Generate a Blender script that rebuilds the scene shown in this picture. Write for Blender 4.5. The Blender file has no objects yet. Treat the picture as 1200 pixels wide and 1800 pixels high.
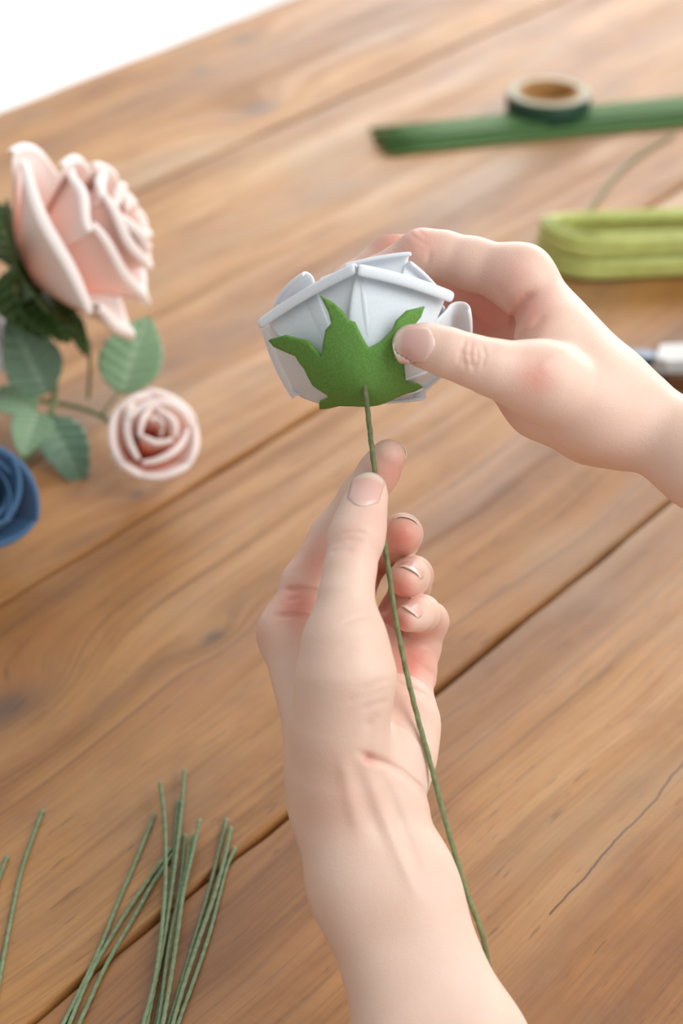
import bpy, math, random
import numpy as np
from mathutils import Vector

random.seed(7)
rng = np.random.default_rng(7)
SC = bpy.context.scene
COL = SC.collection

# ------------------------------------------------------------------ camera
F = 3500.0                       # focal length in pixels of the 1200 wide frame (70 mm on a 24 mm wide sensor)
TH = math.atan(2200 / F)         # downward pitch
TABLE_Z = 0.75
CAM = np.array([0.0, 0.0, TABLE_Z + 0.56])
RIGHT = np.array([1.0, 0.0, 0.0])
UP = np.array([0.0, math.sin(TH), math.cos(TH)])
FWD = np.array([0.0, math.cos(TH), -math.sin(TH)])
cd = bpy.data.cameras.new('camera'); cam = bpy.data.objects.new('camera', cd); COL.objects.link(cam)
cam.location = CAM; cam.rotation_euler = (math.pi / 2 - TH, 0, 0)
cd.sensor_fit = 'HORIZONTAL'; cd.sensor_width = 24; cd.lens = 70
cd.clip_start = 0.02; cd.clip_end = 60
cd.dof.use_dof = True; cd.dof.focus_distance = 0.742; cd.dof.aperture_fstop = 7.0; cd.dof.aperture_blades = 9
SC.camera = cam

# ------------------------------------------------------------------ world, lights, exposure
w = bpy.data.worlds.new('world'); SC.world = w; w.use_nodes = True
w.node_tree.nodes['Background'].inputs[0].default_value = (1.0, 0.985, 0.965, 1)
w.node_tree.nodes['Background'].inputs[1].default_value = 0.53

def area(name, loc, target, sx, sy, power, col):
    l = bpy.data.lights.new(name, 'AREA'); l.shape = 'RECTANGLE'; l.size = sx; l.size_y = sy
    l.energy = power; l.color = col
    o = bpy.data.objects.new(name, l); COL.objects.link(o); o.location = loc
    o.rotation_euler = (Vector(target) - Vector(loc)).to_track_quat('-Z', 'Y').to_euler()
    return o
area('far_window_light', (1.1, 3.5, 1.75), (0.1, 0.9, 0.75), 3.0, 1.6, 74, (1.0, 0.985, 0.96))
area('side_window_light', (1.4, 0.12, 2.15), (0.05, 0.65, 0.85), 1.7, 1.6, 35, (1.0, 0.985, 0.965))
area('floor_fill_light', (-1.2, 4.6, 2.9), (-1.2, 4.6, 0), 3.0, 3.0, 50, (1.0, 1.0, 1.0))  # added unseen fill, brightens the white floor beyond the table; not a known lamp
SC.view_settings.view_transform = 'Standard'; SC.view_settings.look = 'None'
SC.view_settings.gamma = 1; SC.view_settings.use_curve_mapping = False
SC.view_settings.exposure = 0.0

# ------------------------------------------------------------------ helpers
def C2W(p):                      # camera metres (x right, y up, z depth) -> world
    p = np.asarray(p, float)
    return CAM + p[..., 0:1] * RIGHT + p[..., 1:2] * UP + p[..., 2:3] * FWD
def PX(px, py, d):               # picture point at a depth (metres), camera metres
    return np.array([(px - 600) / F * d, -(py - 900) / F * d, d])
def W(px, py, d): return C2W(PX(px, py, d))
def at(px, py, h=0.0):           # picture point on the plane h above the table
    r = (px - 600) / F * RIGHT - (py - 900) / F * UP + FWD
    t = (TABLE_Z + h - CAM[2]) / r[2]
    return CAM + r * t
def srgb(r, g, b):
    f = lambda c: (c / 255 / 12.92) if c / 255 <= 0.04045 else ((c / 255 + 0.055) / 1.055) ** 2.4
    return (f(r), f(g), f(b), 1)
def unit(v): v = np.asarray(v, float); return v / (np.linalg.norm(v) + 1e-12)

def mesh_obj(name, verts, faces, mat, parent=None, attrs=None, smooth=True, loc=None, normals=None):
    verts = np.asarray(verts, float)
    if loc is None: loc = np.zeros(3) if parent is None else np.array(parent.location)
    me = bpy.data.meshes.new(name)
    me.from_pydata((verts - loc).tolist(), [], faces if isinstance(faces, list) else faces.tolist())
    for k, a in (attrs or {}).items():
        at_ = me.attributes.new(k, 'FLOAT', 'POINT'); at_.data.foreach_set('value', np.asarray(a, np.float32))
    if smooth: me.polygons.foreach_set('use_smooth', [True] * len(me.polygons))
    if mat: me.materials.append(mat)
    me.update()
    if normals is not None: me.normals_split_custom_set_from_vertices(normals.tolist())
    o = bpy.data.objects.new(name, me); COL.objects.link(o)
    if parent is None: o.location = loc
    else: o.parent = parent
    return o
def empty(name, loc):
    o = bpy.data.objects.new(name, None); COL.objects.link(o); o.location = loc; o.empty_display_size = 0.01
    return o
def tag(o, label, cat, group=None):
    o['label'] = label; o['category'] = cat
    if group: o['group'] = group
    return o
def grid_faces(n, m, closed=False):
    f = []
    for i in range(n - 1):
        for j in range(m if closed else m - 1):
            k = (j + 1) % m
            f.append((i * m + j, i * m + k, (i + 1) * m + k, (i + 1) * m + j))
    return f
def spline(pts, step):
    P = np.array(pts, float); Q = np.vstack([2 * P[0] - P[1], P, 2 * P[-1] - P[-2]]); out = []
    for i in range(1, len(Q) - 2):
        n = max(2, int(np.linalg.norm(Q[i + 1] - Q[i]) / step))
        for t in np.arange(n) / n:
            a, b, c, d = Q[i - 1:i + 3]
            out.append(.5 * ((2 * b) + (c - a) * t + (2 * a - 5 * b + 4 * c - d) * t * t + (3 * b - a - 3 * c + d) * t ** 3))
    out.append(P[-1]); return np.array(out)
def sweep(path, prof, up=(0, 0, 1), twist=0.0):
    """prof(i, n) -> (m,2) cross-section; returns verts, faces with end caps"""
    n = len(path); V = []; T = np.gradient(path, axis=0); ref = np.array(up, float); ang = 0
    for i in range(n):
        t = unit(T[i]); s = unit(np.cross(ref, t)); u = np.cross(t, s); ref = u
        if i: ang += twist * np.linalg.norm(path[i] - path[i - 1])
        q = prof(i, n); c, sn = math.cos(ang), math.sin(ang)
        x = q[:, 0] * c - q[:, 1] * sn; y = q[:, 0] * sn + q[:, 1] * c
        V.append(path[i] + x[:, None] * s + y[:, None] * u)
    m = len(V[0]); V = np.vstack(V); fs = grid_faces(n, m, True)
    fs.append(tuple(range(m))[::-1]); fs.append(tuple((n - 1) * m + k for k in range(m)))
    return V, fs
def circle(r, m=10, lobes=0, amp=0.0):
    a = np.arange(m) / m * 2 * math.pi; rr = r * (1 + amp * np.cos(lobes * a))
    return np.stack([rr * np.cos(a), rr * np.sin(a)], 1)

# ------------------------------------------------------------------ materials
def new_mat(name):
    m = bpy.data.materials.new(name); m.use_nodes = True
    return m, m.node_tree.nodes, m.node_tree.links, m.node_tree.nodes['Principled BSDF']
def ramp(N, L, fac, stops):
    r = N.new('ShaderNodeValToRGB'); e = r.color_ramp.elements
    while len(e) < len(stops): e.new(0.5)
    for k, (p, c) in enumerate(stops): e[k].position = p; e[k].color = c
    L.new(fac, r.inputs[0]); return r
def attr(N, name):
    a = N.new('ShaderNodeAttribute'); a.attribute_name = name; return a.outputs['Fac']
def noise(N, L, vec, scale, detail=3, rough=.5):
    n = N.new('ShaderNodeTexNoise'); n.inputs['Scale'].default_value = scale
    n.inputs['Detail'].default_value = detail; n.inputs['Roughness'].default_value = rough
    if vec is not None: L.new(vec, n.inputs['Vector'])
    return n.outputs['Fac']
def mix(N, L, fac, a, b, mode='MIX'):
    m = N.new('ShaderNodeMix'); m.data_type = 'RGBA'; m.blend_type = mode
    for sock, v in ((m.inputs['Factor'], fac), (m.inputs['A'], a), (m.inputs['B'], b)):
        pass
    fi, ai, bi = m.inputs[0], m.inputs[6], m.inputs[7]
    for s, v in ((fi, fac), (ai, a), (bi, b)):
        if hasattr(v, 'is_output'): L.new(v, s)
        else: s.default_value = v
    return m.outputs[2]
def math_n(N, L, op, a, b=None, c=None, clamp=False):
    m = N.new('ShaderNodeMath'); m.operation = op; m.use_clamp = clamp
    for s, v in zip(m.inputs, (a, b, c)):
        if v is None: continue
        if hasattr(v, 'is_output'): L.new(v, s)
        else: s.default_value = v
    return m.outputs[0]
def bump(N, L, B, h, strength, dist):
    b = N.new('ShaderNodeBump'); b.inputs['Strength'].default_value = strength; b.inputs['Distance'].default_value = dist
    L.new(h, b.inputs['Height']); L.new(b.outputs[0], B.inputs['Normal'])
def objco(N): return N.new('ShaderNodeTexCoord').outputs['Object']
def plain(name, col, rough=.5, metal=0, nscale=200, namt=.08, sub=0, spec=.5, bstr=0.0):
    m, N, L, B = new_mat(name)
    f = noise(N, L, objco(N), nscale, 4)
    dark = tuple(c * (1 - 2.2 * namt) for c in col[:3]) + (1,); lite = tuple(min(1, c * (1 + 1.6 * namt)) for c in col[:3]) + (1,)
    L.new(ramp(N, L, f, [(.3, dark), (.7, lite)]).outputs[0], B.inputs['Base Color'])
    B.inputs['Roughness'].default_value = rough; B.inputs['Metallic'].default_value = metal
    B.inputs['Specular IOR Level'].default_value = spec
    if sub: B.inputs['Subsurface Weight'].default_value = sub; B.inputs['Subsurface Scale'].default_value = .003
    if bstr: bump(N, L, B, f, bstr, .0005)
    return m
def petal_mat(name, base, edge, lo, hi, rough=.7):
    m, N, L, B = new_mat(name)
    c = ramp(N, L, attr(N, 'rim'), [(lo, base), (hi, edge)]).outputs[0]
    f = noise(N, L, objco(N), 900, 3)
    L.new(mix(N, L, .25, c, ramp(N, L, f, [(.35, (.86, .86, .86, 1)), (.65, (1, 1, 1, 1))]).outputs[0], 'MULTIPLY'), B.inputs['Base Color'])
    B.inputs['Roughness'].default_value = rough; B.inputs['Specular IOR Level'].default_value = .3
    B.inputs['Subsurface Weight'].default_value = .35; B.inputs['Subsurface Scale'].default_value = .004
    B.inputs['Subsurface Radius'].default_value = (1, .8, .7)
    bump(N, L, B, f, .12, .0004)
    return m
M_WHITE = petal_mat('pale_blue_foam', srgb(214, 226, 232), srgb(224, 231, 238), 0, 1)
M_PINK = petal_mat('pink_foam', srgb(251, 178, 154), srgb(254, 243, 239), .25, .88)
M_PINK2 = petal_mat('coral_centred_foam', srgb(253, 152, 112), srgb(253, 236, 230), .35, .95)
M_BLUE = petal_mat('blue_foam', srgb(24, 46, 72), srgb(74, 112, 150), .2, 1)
M_LAV = petal_mat('lavender_foam', srgb(215, 196, 214), srgb(238, 228, 236), .2, 1)
M_SEPAL = plain('green_foam', srgb(104, 152, 74), .75, nscale=1500, namt=.09, spec=.25, bstr=.25)
M_DKSEPAL = plain('dark_green_fabric', srgb(62, 88, 34), .6, nscale=300)
M_WIRE = plain('green_paper_wrap', srgb(124, 142, 108), .7, nscale=500, namt=.1, spec=.3, bstr=.2)
M_STEM = plain('stem_wrap', srgb(122, 134, 94), .65, nscale=500, namt=.1, spec=.3, bstr=.2)
M_DKWIRE = plain('dark_green_plastic', srgb(56, 112, 48), .5, nscale=300, namt=.12)
_N, _L, _B = M_DKWIRE.node_tree.nodes, M_DKWIRE.node_tree.links, M_DKWIRE.node_tree.nodes['Principled BSDF']
_L.new(ramp(_N, _L, _N.new('ShaderNodeObjectInfo').outputs['Random'], [(0, srgb(40, 88, 34)), (1, srgb(92, 134, 66))]).outputs[0], _B.inputs['Base Color'])
M_LIME = plain('lime_plastic', srgb(190, 200, 118), .35, nscale=120, namt=.06, sub=.2)
M_TAPE = plain('green_tape', srgb(22, 66, 46), .45, nscale=300)
M_CORE = plain('cardboard', srgb(176, 128, 74), .8, nscale=300)
M_CUT = plain('tape_edge', srgb(180, 174, 150), .6, nscale=600)
M_CUTEND = plain('cut_metal', srgb(88, 92, 88), .4, metal=.6, nscale=400)
M_STEEL = plain('dark_steel', srgb(86, 96, 108), .35, metal=.85, nscale=100)
M_GREY = plain('pale_grey_grip', srgb(205, 205, 203), .5, nscale=100, namt=.03)
M_BROWN = plain('brown_grip', srgb(96, 62, 36), .5, nscale=100)
M_FLOOR = plain('white_floor', srgb(246, 246, 247), .6, nscale=3, namt=.005)

def leaf_mat(name, dark, lite, rough=.42):
    m, N, L, B = new_mat(name)
    v = attr(N, 'vein'); f = noise(N, L, objco(N), 90, 3)
    c = mix(N, L, v, dark, lite)
    c = mix(N, L, math_n(N, L, 'MULTIPLY', f, .5), c, lite)
    L.new(c, B.inputs['Base Color']); B.inputs['Roughness'].default_value = rough
    bump(N, L, B, v, .25, .0005)
    return m
M_LEAF = leaf_mat('sage_leaf', srgb(84, 122, 98), srgb(138, 168, 142))
M_LEAF2 = leaf_mat('light_sage_leaf', srgb(118, 158, 118), srgb(172, 200, 168))
M_DKLEAF = leaf_mat('dark_leaf', srgb(46, 78, 28), srgb(96, 128, 60))

def skin_mat():
    m, N, L, B = new_mat('skin')
    co = objco(N)
    red = attr(N, 'red')
    blot = noise(N, L, co, 55, 3)
    base = mix(N, L, blot, srgb(225, 192, 173), srgb(235, 208, 193))
    c = mix(N, L, red, base, srgb(214, 124, 108))
    pale = attr(N, 'pale')
    c = mix(N, L, pale, c, srgb(238, 211, 192))
    L.new(c, B.inputs['Base Color'])
    B.inputs['Roughness'].default_value = .46; B.inputs['Specular IOR Level'].default_value = .38
    B.inputs['Subsurface Weight'].default_value = .3; B.inputs['Subsurface Scale'].default_value = .0045
    B.inputs['Subsurface Radius'].default_value = (1, .4, .22)
    v = N.new('ShaderNodeTexVoronoi'); v.inputs['Scale'].default_value = 1300; L.new(co, v.inputs['Vector'])
    h = math_n(N, L, 'ADD', math_n(N, L, 'MULTIPLY', v.outputs['Distance'], .6), noise(N, L, co, 420, 3))
    bump(N, L, B, h, .16, .0006)
    return m
M_SKIN = skin_mat()
def nail_mat():
    m, N, L, B = new_mat('fingernail')
    t = attr(N, 'tip')
    c = ramp(N, L, t, [(0, srgb(238, 208, 198)), (.16, srgb(230, 188, 178)), (.74, srgb(228, 180, 170)), (.86, srgb(236, 208, 194)), (1, srgb(240, 224, 210))]).outputs[0]
    L.new(c, B.inputs['Base Color']); B.inputs['Roughness'].default_value = .25
    B.inputs['Subsurface Weight'].default_value = .2; B.inputs['Subsurface Scale'].default_value = .002
    f = noise(N, L, objco(N), 150, 2); bump(N, L, B, f, .05, .0005)
    return m
M_NAIL = nail_mat()

# ------------------------------------------------------------------ floor and table
fv = [(-5, -3, 0), (5, -3, 0), (5, 9, 0), (-5, 9, 0), (-5, -3, -.1), (5, -3, -.1), (5, 9, -.1), (-5, 9, -.1)]
fl = mesh_obj('floor', fv, [(0, 1, 2, 3), (7, 6, 5, 4), (0, 4, 5, 1), (1, 5, 6, 2), (2, 6, 7, 3), (3, 7, 4, 0)], M_FLOOR, smooth=False)
fl['kind'] = 'structure'

wv_ = [(x, y, z) for z in (0, 3.2) for x, y in ((-5, 8.9), (5, 8.9), (5, 9.05), (-5, 9.05))]
wb = mesh_obj('wall_back', wv_, [(3, 2, 1, 0), (4, 5, 6, 7), (0, 1, 5, 4), (1, 2, 6, 5), (2, 3, 7, 6), (3, 0, 4, 7)], M_FLOOR, smooth=False); wb['kind'] = 'structure'
UA = math.atan2(1.181, .9286)                          # the planks run at this angle
UD = np.array([math.cos(UA), math.sin(UA), 0]); VD = np.array([-UD[1], UD[0], 0])
def tuv(px, py):
    p = at(px, py); return float(p @ UD), float(p @ VD)
table = empty('table', (0, 0, TABLE_Z)); table.rotation_euler = (0, 0, UA)
tag(table, 'rustic brown plank table with knots and open seams under the hands', 'table')

def wood_mat():
    m, N, L, B = new_mat('worn_pine')
    tc = N.new('ShaderNodeTexCoord'); tc.object = table
    sep = N.new('ShaderNodeSeparateXYZ'); L.new(tc.outputs['Object'], sep.inputs[0])
    u, v = sep.outputs[0], sep.outputs[1]
    oi = N.new('ShaderNodeObjectInfo').outputs['Random']
    P = attr(N, 'plank')
    # slow waver of the grain plus swirls round the knots
    wob = N.new('ShaderNodeCombineXYZ'); L.new(math_n(N, L, 'MULTIPLY', u, 2.2), wob.inputs[0]); L.new(math_n(N, L, 'MULTIPLY', v, 5.0), wob.inputs[1]); L.new(P, wob.inputs[2])
    wv = noise(N, L, wob.outputs[0], 1.6, 2)
    vv = math_n(N, L, 'ADD', v, math_n(N, L, 'MULTIPLY', wv, .028))
    knots = [tuv(8, 1248) + (.020,), tuv(352, 124) + (.012,), tuv(430, 70) + (.016,), tuv(455, 190) + (.02,), tuv(240, 870) + (.006,), tuv(375, 1120) + (.008,)]
    kmask = None
    for ku, kv, kr in knots:
        du = math_n(N, L, 'MULTIPLY', math_n(N, L, 'SUBTRACT', u, ku), .55); dv = math_n(N, L, 'SUBTRACT', v, kv)
        d2 = math_n(N, L, 'ADD', math_n(N, L, 'MULTIPLY', du, du), math_n(N, L, 'MULTIPLY', dv, dv))
        g = math_n(N, L, 'POWER', 2.718, math_n(N, L, 'MULTIPLY', d2, -1 / (kr * 1.5) ** 2))
        vv = math_n(N, L, 'ADD', vv, math_n(N, L, 'MULTIPLY', g, kr * 1.6))
        g2 = math_n(N, L, 'POWER', 2.718, math_n(N, L, 'MULTIPLY', d2, -1 / (kr * .55) ** 2))
        kmask = g2 if kmask is None else math_n(N, L, 'MAXIMUM', kmask, g2)
    def gv(su, sv):
        c = N.new('ShaderNodeCombineXYZ'); L.new(math_n(N, L, 'MULTIPLY', u, su), c.inputs[0]); L.new(math_n(N, L, 'MULTIPLY', vv, sv), c.inputs[1]); L.new(P, c.inputs[2])
        return c.outputs[0]
    broad = noise(N, L, gv(1.2, 14), 1, 3, .55)
    mid = noise(N, L, gv(3, 75), 1, 4, .6)
    fine = noise(N, L, gv(14, 520), 1, 4, .65)
    saw = noise(N, L, gv(260, 55), 1, 2, .5)
    patch = noise(N, L, gv(5, 11), 1, 4, .6)
    c = ramp(N, L, broad, [(.30, srgb(154, 107, 58)), (.5, srgb(194, 144, 83)), (.72, srgb(220, 175, 112))]).outputs[0]
    c = mix(N, L, .42, c, ramp(N, L, mid, [(.30, srgb(166, 132, 98)), (.46, srgb(230, 210, 180)), (.7, srgb(250, 242, 226))]).outputs[0], 'MULTIPLY')
    c = mix(N, L, .3, c, ramp(N, L, fine, [(.3, srgb(120, 90, 70)), (.55, (1, 1, 1, 1))]).outputs[0], 'MULTIPLY')
    mot = noise(N, L, gv(16, 34), 1, 5, .6)
    c = mix(N, L, .5, c, ramp(N, L, mot, [(.3, srgb(184, 156, 126)), (.5, srgb(240, 228, 210)), (.68, (1, 1, 1, 1))]).outputs[0], 'MULTIPLY')
    # grey weathering
    gfac = ramp(N, L, patch, [(.50, (0, 0, 0, 1)), (.70, (1, 1, 1, 1))]).outputs[0]
    c = mix(N, L, math_n(N, L, 'MULTIPLY', gfac, .45), c, srgb(166, 148, 124))
    # sparse dark growth lines
    lines = ramp(N, L, noise(N, L, gv(1.5, 170), 1, 2, .5), [(.30, (1, 1, 1, 1)), (.36, (0, 0, 0, 1))]).outputs[0]
    c = mix(N, L, math_n(N, L, 'MULTIPLY', lines, .35), c, srgb(96, 62, 40))
    c = mix(N, L, math_n(N, L, 'MULTIPLY', kmask, .85), c, srgb(104, 84, 74))
    fleck = ramp(N, L, noise(N, L, gv(45, 420), 1, 2, .5), [(.27, (1, 1, 1, 1)), (.33, (0, 0, 0, 1))]).outputs[0]
    c = mix(N, L, math_n(N, L, 'MULTIPLY', fleck, .45), c, srgb(92, 60, 40))
    # one long hairline crack
    cu0, cv0 = tuv(970, 1610); cu1, cv1 = tuv(1235, 1305)
    jit = noise(N, L, gv(26, 0), 1, 3, .6)
    line = math_n(N, L, 'ADD', math_n(N, L, 'MULTIPLY', math_n(N, L, 'SUBTRACT', u, cu0), (cv1 - cv0) / (cu1 - cu0)), math_n(N, L, 'ADD', math_n(N, L, 'MULTIPLY', jit, .008), cv0 - .004))
    dist = math_n(N, L, 'ABSOLUTE', math_n(N, L, 'SUBTRACT', v, line))
    inr = math_n(N, L, 'MULTIPLY', math_n(N, L, 'GREATER_THAN', u, cu0), math_n(N, L, 'LESS_THAN', u, cu1))
    crack = math_n(N, L, 'MULTIPLY', math_n(N, L, 'LESS_THAN', dist, .00042), inr)
    c = mix(N, L, math_n(N, L, 'MULTIPLY', crack, .85), c, srgb(48, 30, 22))
    # plank to plank tint
    tint = ramp(N, L, attr(N, 'tint'), [(0, srgb(206, 192, 174)), (1, (1, 1, 1, 1))]).outputs[0]
    c = mix(N, L, 1.0, c, tint, 'MULTIPLY')
    L.new(c, B.inputs['Base Color'])
    L.new(ramp(N, L, mid, [(.3, (.62, .62, .62, 1)), (.7, (.42, .42, .42, 1))]).outputs[0], B.inputs['Roughness'])
    B.inputs['Specular IOR Level'].default_value = .5
    h = math_n(N, L, 'ADD', math_n(N, L, 'MULTIPLY', mid, .9), math_n(N, L, 'ADD', math_n(N, L, 'MULTIPLY', fine, .5), math_n(N, L, 'MULTIPLY', saw, .14)))
    h = math_n(N, L, 'SUBTRACT', h, math_n(N, L, 'MULTIPLY', crack, 1.5))
    bump(N, L, B, h, .35, .0012)
    return m
M_WOOD = wood_mat()
M_DKWOOD = plain('dark_wood', srgb(104, 76, 52), .8, nscale=60)

def plank(v0, v1, u0, u1, k, tint):
    n = 170; us = np.linspace(u0, u1, n); r = random.Random(k)
    def edge(seed):
        rr = np.random.default_rng(seed); a = np.zeros(n)
        for fr, am in ((7, .0007), (19, .0005), (60, .0003), (110, .0003)):
            a += am * np.sin(us * fr + rr.uniform(0, 6)) * (0.4 + np.abs(np.sin(us * fr * .37 + rr.uniform(0, 6))))
        for _ in range(10):                                   # small chips along the arris
            c, s = rr.uniform(u0, u1), rr.uniform(.003, .012); a += rr.uniform(.0004, .0014) * np.exp(-((us - c) / s) ** 2)
        return np.abs(a)
    a, b = edge(k * 2 + 11), edge(k * 2 + 12); T = .036; V = []
    for i in range(n):
        x, l, h = us[i], v0 + .0007 + a[i], v1 - .0007 - b[i]
        V += [(x, l + .0002, -T), (x, l, -.004), (x, l + .0003, -.0010), (x, l + .0011, -.0002), (x, l + .0026, 0),
              (x, h - .0026, 0), (x, h - .0011, -.0002), (x, h - .0003, -.0010), (x, h, -.004), (x, h - .0002, -T)]
    fs = grid_faces(n, 10, True); fs.append(tuple(range(10))[::-1]); fs.append(tuple((n - 1) * 10 + q for q in range(10)))
    fs = [tuple(reversed(q)) for q in fs]
    V = np.array(V); me_at = {'plank': np.full(len(V), k * 3.7), 'tint': np.full(len(V), tint)}
    return mesh_obj('plank', V, fs, M_WOOD, table, me_at, smooth=True, loc=np.zeros(3))
U0, U1 = -.75, 2.35
SEAMS = [-.04, .195, .42, .63, .93, 1.123]
for k in range(5): plank(SEAMS[k], SEAMS[k + 1], U0, U1, k, [.5, .45, .3, .75, 1][k])
def tbox(name, u0, u1, v0, v1, z0, z1, mat, parent):
    b = .003
    V = []
    for z, i in ((z0, b), (z0 + b, 0), (z1 - b, 0), (z1, b)):
        V += [(u0 + i, v0 + i, z), (u1 - i, v0 + i, z), (u1 - i, v1 - i, z), (u0 + i, v1 - i, z)]
    fs = grid_faces(4, 4, True) + [(3, 2, 1, 0), (12, 13, 14, 15)]
    return mesh_obj(name, V, fs, mat, parent, smooth=False, loc=np.zeros(3))
for v in SEAMS[1:-1]:                                          # loose tongues closing the seams from below
    tbox('tongue', U0 + .01, U1 - .01, v - .02, v + .02, -.05, -.0362, M_DKWOOD, table)
for v in SEAMS[1:-1]:
    tbox('seam_filler', U0 + .01, U1 - .01, v - .0011, v + .0011, -.036, -.0065, M_DKWOOD, table)
for u in (U0 + .1, U1 - .18):
    tbox('crossbeam', u, u + .08, SEAMS[0] + .03, SEAMS[-1] - .03, -.11, -.0505, M_WOOD, table)
    for v in (SEAMS[0] + .03, SEAMS[-1] - .11):
        tbox('leg', u, u + .08, v, v + .08, -TABLE_Z, -.1105, M_WOOD, table)

# ------------------------------------------------------------------ signed-distance sculpting for the hands
SHIFT = 20.0                     # millimetres added to every sculpting depth
class Sculpt:
    """Camera-space millimetres. Round cones are melted together, creases are cut, then surface nets make one mesh."""
    def __init__(s, lo, hi, h):
        s.h = h; s.lo = np.array(lo, float)
        n = np.ceil((np.array(hi) - s.lo) / h).astype(int) + 1
        s.ax = [(s.lo[i] + np.arange(n[i]) * h).astype(np.float32) for i in range(3)]
        s.n = n
    def new(s): return np.full(s.n, 40.0, np.float32)
    def cone(s, D, a, b, k):
        """a, b = (px, py, depth mm, radius mm)"""
        A = PX(a[0], a[1], a[2] + SHIFT); Bp = PX(b[0], b[1], b[2] + SHIFT); ra, rb = a[3] * 1.027, b[3] * 1.027
        pad = max(ra, rb) + k + 7
        i0 = np.clip(((np.minimum(A, Bp) - pad - s.lo) / s.h).astype(int), 0, s.n - 1)
        i1 = np.clip(((np.maximum(A, Bp) + pad - s.lo) / s.h).astype(int) + 1, 1, s.n)
        if (i1 <= i0).any(): return
        sl = tuple(slice(i0[q], i1[q]) for q in range(3))
        X = s.ax[0][sl[0]][:, None, None]; Y = s.ax[1][sl[1]][None, :, None]; Z = s.ax[2][sl[2]][None, None, :]
        d = Bp - A; dd = float(d @ d) + 1e-9
        t = np.clip(((X - A[0]) * d[0] + (Y - A[1]) * d[1] + (Z - A[2]) * d[2]) / dd, 0, 1).astype(np.float32)
        dist = np.sqrt((X - A[0] - t * d[0]) ** 2 + (Y - A[1] - t * d[1]) ** 2 + (Z - A[2] - t * d[2]) ** 2) - (ra + (rb - ra) * t)
        D[sl] = s.smin(D[sl], dist, k)
    @staticmethod
    def smin(a, b, k):
        if np.isscalar(k) and k <= 0: return np.minimum(a, b)
        hh = np.maximum(k - np.abs(a - b), 0) / k
        return np.minimum(a, b) - hh * hh * k * .25
    def chain(s, D, pts, k):
        for a, b in zip(pts[:-1], pts[1:]): s.cone(D, a, b, k)
    def near(s, p):
        A = PX(p[0], p[1], p[2] + SHIFT)
        return np.sqrt((s.ax[0][:, None, None] - A[0]) ** 2 + (s.ax[1][None, :, None] - A[1]) ** 2 + (s.ax[2][None, None, :] - A[2]) ** 2)
    def join(s, D, Df, root, k0, r0, r1, k1=.7):
        t = np.clip((s.near(root) - r0) / (r1 - r0), 0, 1)
        return s.smin(D, Df, (k0 + (k1 - k0) * t).astype(np.float32))
    def crease(s, D, pts, wpx, depth, d0=0, d1=9999):
        """carve (or raise, depth < 0) along a line; pts (px,py), limited to a depth band"""
        pts = np.array(pts, float); m = 4 * wpx
        lo2 = pts.min(0) - m; hi2 = pts.max(0) + m
        Z = s.ax[2]; zs = np.where((Z > d0 + SHIFT) & (Z < d1 + SHIFT))[0]
        if len(zs) == 0: return
        for zi in zs:
            z = Z[zi]
            px = s.ax[0] / z * F + 600; py = -s.ax[1] / z * F + 900
            ix = np.where((px > lo2[0]) & (px < hi2[0]))[0]; iy = np.where((py > lo2[1]) & (py < hi2[1]))[0]
            if len(ix) == 0 or len(iy) == 0: continue
            gx, gy = np.meshgrid(px[ix], py[iy], indexing='ij'); best = np.full(gx.shape, 1e9); total = len(pts) - 1; fade = np.ones(gx.shape)
            for q, (a, b) in enumerate(zip(pts[:-1], pts[1:])):
                d = b - a; t = np.clip(((gx - a[0]) * d[0] + (gy - a[1]) * d[1]) / (d @ d), 0, 1)
                e = (gx - a[0] - t * d[0]) ** 2 + (gy - a[1] - t * d[1]) ** 2
                tt = (q + t) / total; f = np.minimum(1, 4 * np.minimum(tt, 1 - tt) + .25)
                fade = np.where(e < best, f, fade); best = np.minimum(best, e)
            D[ix[0]:ix[-1] + 1, iy[0]:iy[-1] + 1, zi] += (depth * fade * np.exp(-best / wpx ** 2)).astype(np.float32)
    def sample(s, D, P):
        q = (np.asarray(P) - s.lo) / s.h; q = np.clip(q, 0, s.n - 1.001); i = q.astype(int); f = q - i; r = 0
        for a in (0, 1):
            for b in (0, 1):
                for c in (0, 1):
                    wgt = (f[:, 0] if a else 1 - f[:, 0]) * (f[:, 1] if b else 1 - f[:, 1]) * (f[:, 2] if c else 1 - f[:, 2])
                    r = r + wgt * D[i[:, 0] + a, i[:, 1] + b, i[:, 2] + c]
        return r
    def grad(s, D, P, e=.8):
        g = [s.sample(D, P + e * np.eye(3)[k]) - s.sample(D, P - e * np.eye(3)[k]) for k in range(3)]
        g = np.stack(g, 1); return g / (np.linalg.norm(g, axis=1, keepdims=True) + 1e-9)
    def mesh(s, D):
        D = D.copy()
        for ax_ in range(3):
            for e in (0, -1):
                sl = [slice(None)] * 3; sl[ax_] = e; D[tuple(sl)] = np.maximum(D[tuple(sl)], .5)
        neg = D < 0; nx, ny, nz = D.shape
        cnt = np.zeros((nx - 1, ny - 1, nz - 1), np.uint8); offs = [(a, b, c) for a in (0, 1) for b in (0, 1) for c in (0, 1)]
        for a, b, c in offs: cnt += neg[a:nx - 1 + a, b:ny - 1 + b, c:nz - 1 + c]
        act = np.argwhere((cnt > 0) & (cnt < 8)); ids = np.full(cnt.shape, -1, np.int32); ids[tuple(act.T)] = np.arange(len(act))
        val = {o: D[act[:, 0] + o[0], act[:, 1] + o[1], act[:, 2] + o[2]] for o in offs}
        acc = np.zeros((len(act), 3)); nn = np.zeros(len(act))
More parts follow.
